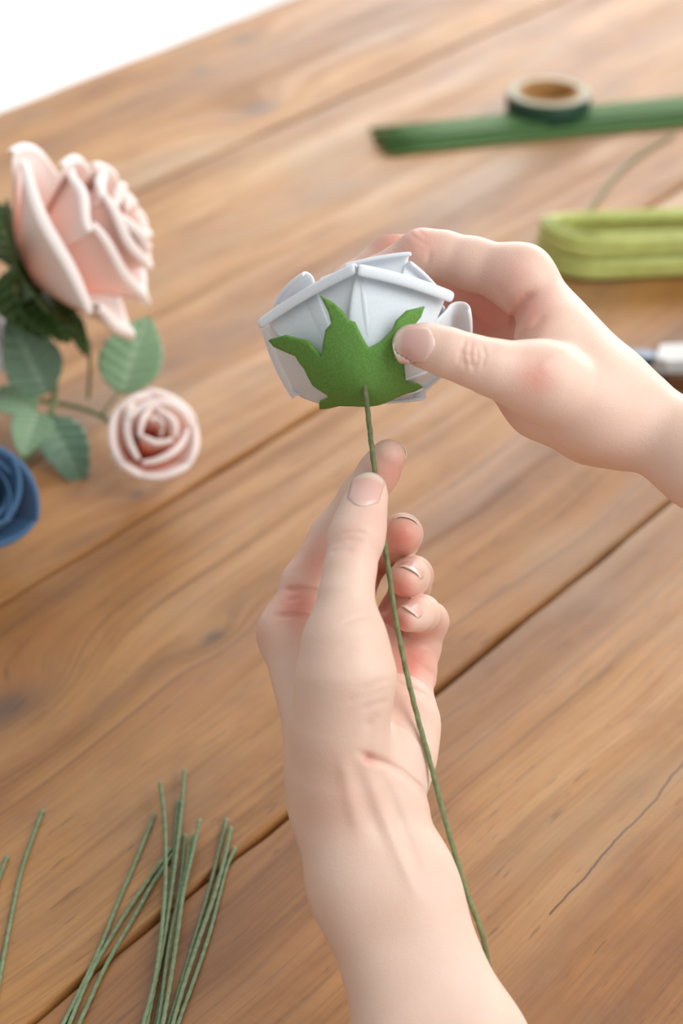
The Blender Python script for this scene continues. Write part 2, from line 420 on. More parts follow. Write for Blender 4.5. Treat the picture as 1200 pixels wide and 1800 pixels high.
        for o in offs:
            for ax_ in range(3):
                if o[ax_]: continue
                p = list(o); p[ax_] = 1; p = tuple(p); v0, v1 = val[o], val[p]; mk = (v0 < 0) != (v1 < 0)
                t = np.where(mk, v0 / np.where(mk, v0 - v1, 1), 0); q = np.tile(np.array(o, float), (len(act), 1)); q[:, ax_] = t
                acc += q * mk[:, None]; nn += mk
        V = s.lo + (act + acc / nn[:, None]) * s.h
        faces = []
        for ax_ in range(3):
            b1, b2 = [(1, 2), (2, 0), (0, 1)][ax_]
            sa = [slice(None)] * 3; sb = [slice(None)] * 3; sa[ax_] = slice(0, -1); sb[ax_] = slice(1, None)
            e = np.argwhere(neg[tuple(sa)] != neg[tuple(sb)]); e = e[(e[:, b1] > 0) & (e[:, b2] > 0) & (e[:, b1] < D.shape[b1] - 1) & (e[:, b2] < D.shape[b2] - 1)]
            def cid(o1, o2):
                q = e.copy(); q[:, b1] -= o1; q[:, b2] -= o2; return ids[tuple(q.T)]
            quad = np.stack([cid(1, 1), cid(0, 1), cid(0, 0), cid(1, 0)], 1)
            flip = neg[tuple(e.T)]; quad[flip] = quad[flip][:, ::-1]; faces.append(quad)
        Fq = np.vstack(faces); Fq = Fq[(Fq >= 0).all(1)]
        for _ in range(2):                                     # settle on the true surface
            V = V - s.grad(D, V) * np.clip(s.sample(D, V), -.5, .5)[:, None]
        return V, Fq

def hand_object(S, D, label, root_px, reds, pales):
    V, Fq = S.mesh(D); nrm = S.grad(D, V, .55)
    pxs = V[:, 0] / V[:, 2] * F + 600; pys = -V[:, 1] / V[:, 2] * F + 900
    def blobs(lst):
        r = np.zeros(len(V))
        for x, y, rad, st, d0, d1 in lst:
            r = np.maximum(r, st * np.exp(-((pxs - x) ** 2 + (pys - y) ** 2) / rad ** 2) * ((V[:, 2] > d0 + SHIFT) & (V[:, 2] < d1 + SHIFT)))
        return r
    Wv = C2W(V / 1000); nw = nrm[:, 0:1] * RIGHT + nrm[:, 1:2] * UP + nrm[:, 2:3] * FWD
    loc = W(*root_px)
    o = mesh_obj('hand', Wv, Fq, M_SKIN, None, {'red': blobs(reds), 'pale': blobs(pales)}, True, loc, nw)
    return tag(o, label, 'hand')

def nail(S, D, parent, base, tip, n, width, lift=.28, over=0.0):
    """a curved plate laid on the flesh; base, tip = (px, py, depth mm)"""
    a, b = PX(base[0], base[1], base[2] + SHIFT), PX(tip[0], tip[1], tip[2] + SHIFT); n = unit(n); ln = b - a; ln -= n * (ln @ n); L_ = np.linalg.norm(ln); t_ = ln / L_; s_ = np.cross(t_, n)
    def march(t, x):
        p0 = a + t_ * (t * L_) + s_ * x; p = p0 + n * 9
        for _ in range(80):
            dd = float(S.sample(D, p[None])[0])
            if dd < .02: return (p - p0) @ n
            p = p - n * max(.03, min(dd, 2.0) * .8)
            if (p - p0) @ n < -9: return None
    ts, ss, hs = [], [], []
    for t in np.linspace(.05, .85, 9):
        for q in np.linspace(-.75, .75, 9):
            hgt = march(t, q * width / 2)
            if hgt is not None: ts.append(t); ss.append(q); hs.append(hgt)
    ts, ss, hs = map(np.array, (ts, ss, hs)); wg = np.ones(len(ts))
    A = np.stack([np.ones_like(ts), ts, ts ** 2, ss ** 2, ss], 1)
    for _ in range(6):
        co = np.linalg.lstsq(A * wg[:, None], hs * wg, rcond=None)[0]; wg = 1 / (1 + ((A @ co - hs) / .35) ** 2)
    co[3] = np.clip(co[3], -.26 * width, -.08 * width)
    N1, N2 = 19, 17; V = []; T = []
    for i, t in enumerate(np.linspace(0, 1, N1)):
        wt = (1 - max(0, (.16 - t) / .16) ** 2.2 * .30) * (1 - max(0, (t - .8) / .2) ** 2.2 * .26) * (.94 + .06 * t)
        for q in np.linspace(-1, 1, N2):
            tt = t * (1 + over) + (.15 * (q * q) * (-1 if t > .5 else 1) * abs(2 * t - 1))
            qq = q * wt; tc = min(tt, 1.0)
            h = co[0] + co[1] * tc + co[2] * min(tc, .9) ** 2 + co[3] * qq * qq + co[4] * qq + lift - .35 * max(0, abs(q) - .8) / .2
            if t < .08: h -= .3
            tr = march(tt, qq * width / 2)
            if tr is not None: h = min(h, tr + .5)
            V.append(a + t_ * (tt * L_) + s_ * (qq * width / 2) + n * h); T.append(t)
    o = mesh_obj('fingernail', C2W(np.array(V) / 1000), grid_faces(N1, N2), M_NAIL, parent, {'tip': T})
    md = o.modifiers.new('thick', 'SOLIDIFY'); md.thickness = .00035; md.offset = -1
    return o

def finger_nail(parent, prev, end, n, span, back, front):
    """a plate wrapped on the last bone of a small finger; prev, end = (px, py, depth, radius)"""
    a, b = PX(prev[0], prev[1], prev[2] + SHIFT), PX(end[0], end[1], end[2] + SHIFT); t_ = unit(b - a); n = unit(n); n = unit(n - t_ * (n @ t_)); s_ = np.cross(t_, n)
    V, T = [], []; N1, N2 = 17, 15; r0 = end[3] * 1.027; slope = (prev[3] - end[3]) / np.linalg.norm(b - a)
    for t in np.linspace(0, 1, N1):
        wt = (1 - max(0, (.2 - t) / .2) ** 2.2 * .35) * (1 - max(0, (t - .8) / .2) ** 2.2 * .25)
        for q in np.linspace(-1, 1, N2):
            tt = t + .16 * q * q * (1 if t < .5 else -1) * abs(2 * t - 1); x = -back + tt * (back + front)
            r = r0 + min(slope, .25) * max(0, -x) - .035 * max(0, x) ** 2 + .12 - (.3 if t < .05 else 0)
            ph = math.radians(span) * q * wt; r -= .35 * max(0, abs(q) - .75) / .25
            V.append(b + t_ * x + (n * math.cos(ph) + s_ * math.sin(ph)) * r); T.append(t)
    o = mesh_obj('fingernail', C2W(np.array(V) / 1000), grid_faces(N1, N2), M_NAIL, parent, {'tip': T})
    md = o.modifiers.new('thick', 'SOLIDIFY'); md.thickness = .0004; md.offset = 0
    return o

# ------------------------------------------------------------------ the lower hand (palm up, holding the stem)
def lower_hand():
    lo = [PX(430, 0, 720)[0] - 2, PX(0, 1930, 720)[1], 640]; hi = [PX(960, 0, 720)[0], PX(0, 750, 720)[1], 815]
    S = Sculpt(lo, hi, .66); D = S.new(); k = 9
    S.chain(D, [(594, 1400, 691, 15.5), (641, 1560, 683, 16), (732, 1850, 668, 17.5), (795, 2050, 658, 18)], 14)
    S.chain(D, [(664, 1400, 692, 14), (712, 1560, 685, 15.5), (830, 1850, 670, 17.5), (900, 2050, 660, 18)], 14)
    S.chain(D, [(592, 1400, 691, 15.5), (583, 1330, 692, 14), (512, 1118, 703, 11)], k)
    S.chain(D, [(630, 1400, 692, 15), (620, 1335, 697, 13.5), (568, 1108, 724, 10.5)], k)
    S.chain(D, [(655, 1400, 692, 15), (660, 1335, 702, 13), (652, 1130, 741, 10)], k)
    S.chain(D, [(664, 1400, 692, 14), (695, 1320, 704, 12.5), (706, 1270, 712, 11.5), (716, 1185, 734, 9.5)], k)
    S.chain(D, [(637, 1540, 684, 15), (612, 1430, 687, 14), (598, 1350, 681, 13.8), (598, 1270, 675.5, 14.3), (608, 1185, 671, 14.8), (606, 1125, 671, 12)], 10)
    # thumb
    T = S.new()
    S.chain(T, [(606, 1125, 671, 11.6), (608, 1050, 675, 9.2), (614, 1005, 679, 8.6), (626, 945, 686, 9.4), (633, 918, 689, 8.6), (640, 890, 692, 7.4), (647, 868, 695, 6.2), (650, 858, 697, 5.4)], 3)
    D = S.join(D, T, (606, 1125, 671), 9, 14, 26)
    I = S.new()
    S.chain(I, [(512, 1112, 704, 10.6), (540, 1030, 713, 9.4), (588, 945, 721, 8.8), (638, 872, 716, 7.9), (666, 829, 711.5, 7.0), (682, 803, 709, 6.3)], 3)
    D = S.join(D, I, (512, 1105, 704), 8, 12, 24)
    Mf = S.new()
    S.chain(Mf, [(585, 1115, 728, 10), (618, 1045, 748, 8.2), (646, 982, 764, 7.8), (700, 948, 746, 7.6), (706, 939, 726, 7.2), (708, 938, 717, 6.4)], 3)
    D = S.join(D, Mf, (575, 1115, 728), 7, 10, 20)
    R = S.new()
    S.chain(R, [(672, 1132, 743, 9), (702, 1078, 757, 7.5), (722, 1028, 764, 7.3), (726, 1012, 742, 7.0), (721, 1014, 722, 6.7), (713, 1021, 713, 5.9)], 3)
    D = S.join(D, R, (660, 1130, 742), 7, 10, 20)
    Pk = S.new()
    S.chain(Pk, [(725, 1185, 737, 8.2), (738, 1140, 741, 7.2), (753, 1092, 738, 7.0), (742, 1078, 722, 6.2), (733, 1080, 714, 5.7), (717, 1087, 708, 4.9)], 3)
    D = S.join(D, Pk, (722, 1190, 736), 6, 9, 18)
    cr = S.crease
    for p in ([(581, 948), (600, 938), (628, 935), (652, 942)], [(579, 957), (605, 948), (640, 949)], [(580, 972), (600, 966), (622, 966)]): cr(D, p, 4.2, .5, 0, 690)
    cr(D, [(500, 1035), (525, 1034), (566, 1040)], 4.2, 1.4, 690, 715)
    cr(D, [(484, 1083), (515, 1080), (556, 1086)], 4.6, 1.5, 690, 715)
    cr(D, [(505, 1055), (530, 1052)], 4, .4, 690, 715)
    cr(D, [(596, 1100), (622, 1088), (652, 1080)], 4, .35, 0, 690)
    for p, a_ in (([(590, 1150), (625, 1128), (660, 1118)], .25), ([(632, 1213), (655, 1205), (683, 1192)], .34), ([(600, 1236), (645, 1222), (682, 1212)], .22), ([(634, 1248), (660, 1238), (682, 1232)], .3), ([(616, 1200), (650, 1186)], .15), ([(644, 1278), (668, 1256)], .25)): cr(D, p, 6.5, a_, 0, 690)
    cr(D, [(684, 1196), (715, 1206), (745, 1222), (765, 1246)], 6, 1.1, 695, 770)
    cr(D, [(700, 1140), (735, 1165), (766, 1192)], 6, .9, 705, 770)
    cr(D, [(684, 1268), (712, 1285), (742, 1320)], 7, .5, 690, 760)
    cr(D, [(632, 1322), (648, 1333), (672, 1340), (704, 1356), (735, 1382), (756, 1410)], 7, 1.5, 0, 712)
    cr(D, [(640, 1332), (655, 1334)], 9, .5, 0, 712)
    cr(D, [(652, 1262), (650, 1295), (642, 1324)], 11, .5, 0, 700)
    cr(D, [(668, 1350), (690, 1415), (716, 1480), (745, 1560)], 12, .55, 0, 712)
    cr(D, [(648, 1350), (668, 1415), (694, 1480), (735, 1580)], 13, -.7, 0, 712)
    cr(D, [(684, 1352), (705, 1405), (738, 1480)], 14, -.4, 0, 712)
    cr(D, [(625, 1350), (645, 1415), (675, 1490)], 12, .4, 0, 712)
    cr(D, [(600, 1330), (614, 1400), (632, 1470)], 13, -.6, 0, 712)
    cr(D, [(708, 1022), (740, 1046)], 3, 0, 0, 1)
    reds = [(520, 1060, 42, .75, 690, 730), (560, 985, 50, .5, 700, 730), (706, 945, 34, .85, 700, 730), (700, 1035, 34, .85, 700, 730), (700, 1095, 24, .9, 700, 720),
            (690, 830, 40, .55, 695, 730), (655, 905, 30, .2, 0, 700), (722, 1168, 46, .8, 715, 765), (690, 1090, 50, .7, 735, 790), (665, 1010, 40, .7, 730, 790), (625, 945, 36, .16, 0, 690),
            (648, 1332, 14, .4, 0, 712), (775, 1110, 30, .3, 720, 760), (460, 1110, 30, .25, 680, 730), (745, 1010, 26, .25, 720, 790), (730, 1240, 40, .25, 690, 760), (600, 1410, 60, .15, 0, 712)]
    pales = [(600, 1050, 60, .35, 0, 690), (640, 1170, 55, .3, 0, 690), (560, 1250, 60, .3, 0, 690)]
    o = hand_object(S, D, 'lower bare hand and forearm, palm up, gripping the green stem between thumb and forefinger', (770, 1850, .668), reds, pales)
    nail(S, D, o, (635, 893, 683), (650, 831, 694), (-.16, .30, -1), 11.6)
    finger_nail(o, (706, 939, 726, 7.2), (708, 938, 717, 6.4), (.26, .92, -.25), 54, 6.5, 4.2)
    finger_nail(o, (721, 1014, 722, 6.7), (713, 1021, 713, 5.9), (.24, .66, -.72), 56, 6.8, 4.2)
    finger_nail(o, (733, 1080, 714, 5.7), (717, 1087, 708, 4.9), (.08, .66, -.76), 54, 6.0, 3.8)
    finger_nail(o, (666, 829, 711.5, 7.0), (682, 803, 709, 6.3), (.62, .30, .72), 50, 6, 5)
    return o
lower_hand()

# ------------------------------------------------------------------ the upper hand (pinching the calyx)
def upper_hand():
    lo = [PX(550, 0, 740)[0], PX(0, 960, 740)[1], 675]; hi = [PX(1400, 0, 740)[0], PX(0, 380, 740)[1], 835]
    S = Sculpt(lo, hi, .66); D = S.new(); k = 9
    S.chain(D, [(1095, 726, 716, 15.5), (1250, 812, 706, 15.5), (1420, 908, 696, 17.5)], 14)
    S.chain(D, [(1098, 728, 736, 14.5), (1250, 814, 726, 15), (1420, 914, 716, 17)], 14)
    S.chain(D, [(1095, 726, 716, 15.5), (1075, 702, 717, 14), (916, 488, 729, 11)], k)
    S.chain(D, [(1090, 735, 725, 15), (1060, 725, 728, 13.5), (905, 538, 750, 11)], k)
    S.chain(D, [(1090, 740, 733, 14), (1046, 732, 735, 12.5), (905, 592, 759, 10.5)], k)
    S.chain(D, [(1090, 742, 736, 14), (1040, 736, 736, 13), (952, 704, 740, 12.6), (884, 654, 745, 9.5)], k)
    S.chain(D, [(1080, 732, 712, 14.5), (1040, 718, 705, 14.5), (950, 668, 694, 12.6)], 10)
    S.chain(D, [(1045, 672, 713, 14.5), (970, 596, 716, 13.5)], 10)
    T = S.new()
    S.chain(T, [(955, 670, 694, 12.4), (905, 657, 689, 10.8), (865, 646, 686, 9.5), (825, 633, 684, 8.5), (785, 619, 683, 8.1), (750, 608, 683.5, 7.4), (722, 603, 685, 6.4)], 3)
    D = S.join(D, T, (960, 670, 694), 9, 15, 28)
    I = S.new()
    S.chain(I, [(916, 488, 729, 11), (830, 464, 735, 9.6), (778, 450, 738, 9.0), (742, 447, 739, 9.1), (662, 490, 745, 7.8), (612, 540, 740, 6.5)], 3)
    D = S.join(D, I, (916, 488, 729), 8, 13, 26)
    Mf = S.new()
    S.chain(Mf, [(905, 538, 750, 10.5), (800, 490, 764, 9.3), (694, 446, 772, 8.7), (620, 500, 772, 7.8), (585, 560, 760, 6.5)], 3)
    D = S.join(D, Mf, (905, 538, 750), 7, 12, 22)
    R = S.new()
    S.chain(R, [(905, 592, 759, 10), (830, 565, 776, 9), (745, 548, 792, 8.5), (665, 620, 784, 7.6), (613, 683, 766, 6.4)], 3)
    D = S.join(D, R, (905, 592, 759), 7, 12, 22)
    Pk = S.new()
    S.chain(Pk, [(886, 650, 748, 9), (825, 610, 775, 7.6), (760, 600, 784, 6.8), (718, 625, 776, 5.4)], 3)
    D = S.join(D, Pk, (886, 650, 748), 7, 10, 20)
    cr = S.crease
    for p in ([(817, 596), (812, 618), (818, 652)], [(829, 600), (826, 625), (832, 655)], [(838, 606), (840, 630), (834, 650)], [(846, 604), (852, 625), (846, 648)], [(808, 612), (806, 640)]): cr(D, p, 3.4, .45, 0, 690)
    for p in ([(812, 622), (838, 626)], [(816, 640), (836, 642)]): cr(D, p, 3.2, .25, 0, 690)
    cr(D, [(855, 690), (885, 705), (930, 735)], 6, .5, 690, 740)
    cr(D, [(757, 440), (752, 462), (742, 478)], 5, .5, 725, 740)
    for p in ([(720, 410), (735, 422), (752, 430)], [(732, 404), (750, 418)]): cr(D, p, 4, .25, 720, 750)
    cr(D, [(898, 590), (905, 555), (918, 530), (938, 512)], 8, 1.5, 690, 750)
    cr(D, [(905, 600), (935, 580), (958, 552)], 8, .8, 690, 745)
    cr(D, [(900, 545), (885, 520), (870, 500)], 8, .5, 690, 745)
    cr(D, [(945, 655), (975, 625), (1010, 600)], 12, -.5, 0, 730)
    cr(D, [(1010, 590), (1060, 650), (1110, 690)], 16, .4, 0, 730)
    reds = [(828, 628, 30, .2, 0, 690), (944, 664, 36, .6, 0, 705), (735, 425, 45, .42, 715, 760), (690, 425, 40, .5, 740, 790), (850, 560, 90, .75, 735, 815), (928, 545, 48, .6, 690, 745), (900, 490, 50, .3, 690, 745),
            (715, 620, 34, .3, 0, 690), (920, 455, 40, .2, 700, 760), (880, 500, 60, .3, 720, 745), (800, 500, 70, .22, 720, 745), (615, 690, 40, .8, 740, 815), (880, 700, 60, .3, 720, 760), (1060, 720, 90, .10, 0, 740)]
    pales = [(1040, 620, 90, .4, 0, 740), (990, 620, 40, .3, 0, 720)]
    o = hand_object(S, D, 'upper bare hand reaching in at shoulder height of the frame, thumb pressing the green calyx of the pale rose', (1400, 905, .7), reds, pales)
    nail(S, D, o, (764, 607, 676), (690, 603, 680), (-.02, .16, -1), 12.6)
    return o
uh = upper_hand(); uh['label'] = 'upper bare hand curled behind the pale rose, thumb pressing its green calyx'

# ------------------------------------------------------------------ roses
def frame_of(a, ref=(0, 1, 0)):
    a = unit(a); e1 = unit(np.cross(ref, a)); e2 = np.cross(a, e1); return e1, e2, a
class Frame:
    """camera-space frame (metres): base point, e1, e2 across, a along the flower"""
    def __init__(s, B, e1, e2, a): s.B, s.e1, s.e2, s.a = map(np.asarray, (B, e1, e2, a))
    def w(s, P):
        P = np.asarray(P, float); return C2W(s.B + P[..., 0:1] * s.e1 + P[..., 1:2] * s.e2 + P[..., 2:3] * s.a)
def petal(fr, mat, parent, p0, p1, R0, R1, H, r0=.003, pw=1.6, bulge=.35, roll=.0026, turn=250, tip=0.0, ns=15, nt=10, thick=.0012, h0=0.0, flare=0.0, taper=.0, wave=0.0, spread=0.0, tone=1.0):
    a0, a1 = math.radians(p0), math.radians(p1); V = []; T = []
    s_ = np.linspace(0, 1, ns); E0 = R0 * np.array([math.cos(a0), math.sin(a0)]); E1 = R1 * np.array([math.cos(a1), math.sin(a1)])
    rims = []
    for s in s_:
        ang = a0 + (a1 - a0) * s; ch = E0 * (1 - s) + E1 * s; R = R0 + (R1 - R0) * s
        p = ch * (1 - bulge) + bulge * R * np.array([math.cos(ang), math.sin(ang)])
        hh = H + tip * (1 - abs(2 * s - 1) ** 1.3) + wave * math.sin(s * 9 + p0); rims.append((p, hh, ang, s))
    for t in np.linspace(0, 1, nt):
        for p, hh, ang, s in rims:
            am = ang + math.radians(spread) * (1 - t) * (2 * s - 1) * (1 if a1 > a0 else -1); ca, sa = math.cos(am - ang), math.sin(am - ang)
            b = r0 * np.array([math.cos(ang), math.sin(ang)]); q = b + (p - b) * t; q = np.array([q[0] * ca - q[1] * sa, q[0] * sa + q[1] * ca])
            fl = flare * t ** 4
            q = q * (1 + fl)
            V.append((q[0], q[1], h0 + hh * t ** pw)); T.append(t * .92 * tone)
    nr = 8 if roll > 0 else 0
    mid = (E0 + E1); mid = mid / (np.linalg.norm(mid) + 1e-9)
    for j in range(1, nr + 1):
        be = math.radians(turn) * j / nr
        for p, hh, ang, s in rims:
            o = np.array([math.cos(ang), math.sin(ang)]) * .4 + mid * .6
            rr = roll * (1 - taper * abs(2 * s - 1) ** 2)
            q = p * (1 + flare) + o * rr * (1 - math.cos(be)); V.append((q[0], q[1], h0 + hh + rr * math.sin(be))); T.append((.92 + .08 * min(1, j / 3)) * min(1, tone + .25 * j / nr))
    o = mesh_obj('petal', fr.w(np.array(V)), grid_faces(nt + nr, ns), mat, parent, {'rim': T})
    md = o.modifiers.new('thick', 'SOLIDIFY'); md.thickness = thick; md.offset = 0
    md = o.modifiers.new('smooth', 'SUBSURF'); md.levels = 1; md.render_levels = 1
    return o

def wire_mesh(path, r=.0009, pitch=.007, m=10):
    return sweep(path, lambda i, n: circle(r, m, 3, .10), twist=2 * math.pi / pitch / 3)

# --- the pale blue rose in the hands
def held_rose():
    a = unit((0.02, .707, .707)); e1 = unit(np.array([1, 0, 0]) - a * a[0]); e2 = np.cross(a, e1); e2 = e2 if e2[1] > 0 else -e2
    B = PX(640, 672, .712); fr = Frame(B, e1, e2, a)
    root = empty('foam_rose', C2W(B))
    tag(root, 'pale bluish-white foam rose with green calyx on a long wire stem, held in both hands', 'flower')
    k = .001
    P = lambda *x, **kw: petal(fr, M_WHITE, root, *x, **kw)
    P(177, 93, 35 * k, 27 * k, 27.5 * k, bulge=.10, roll=.0027, turn=255, spread=20)                # broad petal rolled along the upper edge
    P(99, 28, 26.5 * k, 32 * k, 27.5 * k, bulge=.16, roll=.0029, turn=255, h0=-.0012, spread=30)        # overlapping petal with the cut roll end
    P(21, -30, 32 * k, 32.5 * k, 28 * k, bulge=.6, roll=.0040, turn=215, spread=20)
    P(-26, -60, 32 * k, 33 * k, 27.5 * k, bulge=.5, roll=.0018, turn=200, spread=20)
    P(-50, -136, 35 * k, 36 * k, 27 * k, bulge=.3, roll=.0022, turn=250, spread=20)
    P(233, 177, 40 * k, 34.5 * k, 27.5 * k, bulge=.25, roll=.0022, turn=150, spread=20)
    # inner whorls
    P(170, 134, 30 * k, 27 * k, 34 * k, bulge=.9, roll=.0022, turn=200)
    P(134, 108, 21 * k, 20 * k, 35 * k, bulge=.5, roll=.0018, turn=200)
    P(114, 57, 19 * k, 28 * k, 39.5 * k, bulge=.2, roll=.0020, turn=200)
    P(60, 18, 27 * k, 27 * k, 36 * k, bulge=.4, roll=.0018, turn=200)
    P(20, -60, 27 * k, 28 * k, 32 * k, bulge=.5, roll=.0018, turn=200)
    P(-50, -140, 28 * k, 28 * k, 32 * k, bulge=.5, roll=.0018, turn=200)
    P(235, 170, 28 * k, 27 * k, 32 * k, bulge=.5, roll=.0018, turn=200)
    for i in range(7):
        R = (17.5 - 2.1 * i) * k; c = i * 137.5
        P(c - 75, c + 75, R, R, (33 + .2 * i) * k, bulge=.8, roll=.0012, turn=180, ns=11, nt=7)
    # calyx: one star-shaped sheet of foam laid on the bowl
    bowl = lambda r: 28 * k * (np.maximum(r, 0) / (37.5 * k)) ** 1.6
    off = .0022
    def on_bowl(px, py):             # the point of the bowl seen through a picture point
        ray = PX(px, py, 1.0)
        for d in np.arange(.66, .79, .0004):
            q = ray * d - B; l = np.array([q @ e1, q @ e2, q @ a]); r = math.hypot(l[0], l[1])
            if l[2] > bowl(r) - off: return l[:2]
        return None
    outline = [('p', 474, 588), ('p', 500, 584), ('p', 524, 592), ('p', 541, 597), ('p', 553, 612), ('p', 566, 627), ('p', 569, 600), ('p', 573, 578), ('p', 583, 566), ('p', 578, 545), ('p', 564, 513),
               ('p', 585, 527), ('p', 603, 545), ('p', 612, 561), ('p', 624, 564), ('p', 630, 578), ('p', 640, 598), ('p', 648, 611), ('p', 668, 600), ('p', 690, 579), ('p', 696, 562), ('p', 715, 543), ('p', 745, 533),
               ('p', 738, 553), ('p', 722, 574), ('p', 712, 592), ('p', 712, 612), ('p', 708, 630),
               ('l', 14.6, -3), ('l', 17.2, -6), ('l', 19.5, -8.2), ('l', 21, -11), ('l', 18, -11.5), ('l', 15, -10.5), ('l', 11.5, -11), ('l', 5, -14), ('l', -4, -15), ('l', -9, -18), ('l', -13, -25), ('l', -16.5, -30), ('l', -16.5, -22), ('l', -13, -14), ('l', -13.2, -10.8), ('l', -18.5, -8.6),
               ('p', 536, 646), ('p', 527, 634), ('p', 521, 622), ('p', 500, 611), ('p', 483, 600)]
    pts = []
    for kd, x, y in outline:
        l = on_bowl(x, y) if kd == 'p' else np.array([x * k, y * k])
        if l is not None: pts.append(l)
    Q = np.vstack(pts); n0 = len(Q); dense = []
    for i in range(n0):
        for t in np.linspace(0, 1, 5)[:-1]: dense.append(Q[i] * (1 - t) + Q[(i + 1) % n0] * t)
    Q = np.array(dense); n = len(Q)
    from mathutils.geometry import delaunay_2d_cdt
    ins = [(x, y) for x in np.arange(-.032, .034, .0011) for y in np.arange(-.034, .036, .0011)]
    def inside(p):
        x, y = p; c = False
        for (x0, y0), (x1, y1) in zip(Q, np.roll(Q, -1, 0)):
            if (y0 > y) != (y1 > y) and x < (x1 - x0) * (y - y0) / (y1 - y0) + x0: c = not c
        return c and np.min((Q[:, 0] - x) ** 2 + (Q[:, 1] - y) ** 2) > .0006 ** 2
    ins = [p for p in ins if inside(p)]
    v2, _, f2, _, _, _ = delaunay_2d_cdt([Vector(q) for q in Q] + [Vector(p) for p in ins], [], [list(range(n))], 1, 1e-6)
    V = []
    for p in v2:
        r = math.hypot(p[0], p[1]); curl = .0026 * max(0, (r - .016) / .018) ** 2
        V.append((p[0], p[1], bowl(r) - off - curl))
    cal = mesh_obj('calyx', fr.w(np.array(V)), [tuple(f) for f in f2], M_SEPAL, root)
    md = cal.modifiers.new('thick', 'SOLIDIFY'); md.thickness = .0013; md.offset = 0; md.use_even_offset = False
    # stem
    sp = [(640, 664, 691.5), (640, 672, 690.0), (642, 690, 691), (645, 715, 694), (652, 775, 699.5), (658, 825, 701.3), (667, 890, 701.2), (676, 958, 700.5), (685, 1018, 701.5), (692, 1068, 701.5), (703, 1128, 700.5), (716, 1190, 696.5), (735, 1266, 691.5), (757, 1345, 689.5), (776, 1420, 690), (799, 1500, 690), (822, 1575, 689), (846, 1640, 691), (862, 1710, 698)]
    path = spline([W(x, y, (d + SHIFT) / 1000) for x, y, d in sp], .0014)
    V, fs = wire_mesh(path, .00098)
    mesh_obj('stem', V, fs, M_STEM, root)
    return root
held_rose()

# --- leaves and generic roses
def leaf(parent, mat, base, tip, nrm, width, fold=.25, curve=.12, serr=18):
    base, tip = np.asarray(base), np.asarray(tip); ax_ = tip - base; L_ = np.linalg.norm(ax_); t_ = ax_ / L_; n = unit(nrm); n = unit(n - t_ * (n @ t_)); s_ = np.cross(t_, n)
    n1, n2 = 41, 17; V = []; A = []
    for t in np.linspace(0, 1, n1):
        wd = width / 2 * (math.sin(math.pi * min(1, t ** .8)) ** .75) * (1 - .25 * t) * 1.12 + .0004
        for q in np.linspace(-1, 1, n2):
            e = 1 + (.05 * ((t * serr) % 1 - .5) if abs(q) > .99 else 0)
            x = q * wd * e; z = abs(x) * fold - curve * L_ * (2 * t - 1) ** 2 * .5 + .0006 * math.cos(t * 44 - abs(q) * 6)
            V.append(base + t_ * (t * L_) + s_ * x + n * z)
            mid = math.exp(-(q * 9) ** 2); sv = max(0, math.cos(t * 44 - abs(q) * 6)) ** 6 * .5
            A.append(max(mid * .8, sv * .22))
    o = mesh_obj('leaf', np.array(V), grid_faces(n1, n2), mat, parent, {'vein': A})
    md = o.modifiers.new('thick', 'SOLIDIFY'); md.thickness = .0005
    return o
def stem(parent, pts, r=.0022, mat=None, name='stem'):
    path = spline(pts, .004); V, fs = sweep(path, lambda i, n: circle(r * (1 - .2 * i / n), 8))
    return mesh_obj(name, V, fs, mat or M_STEM, parent)
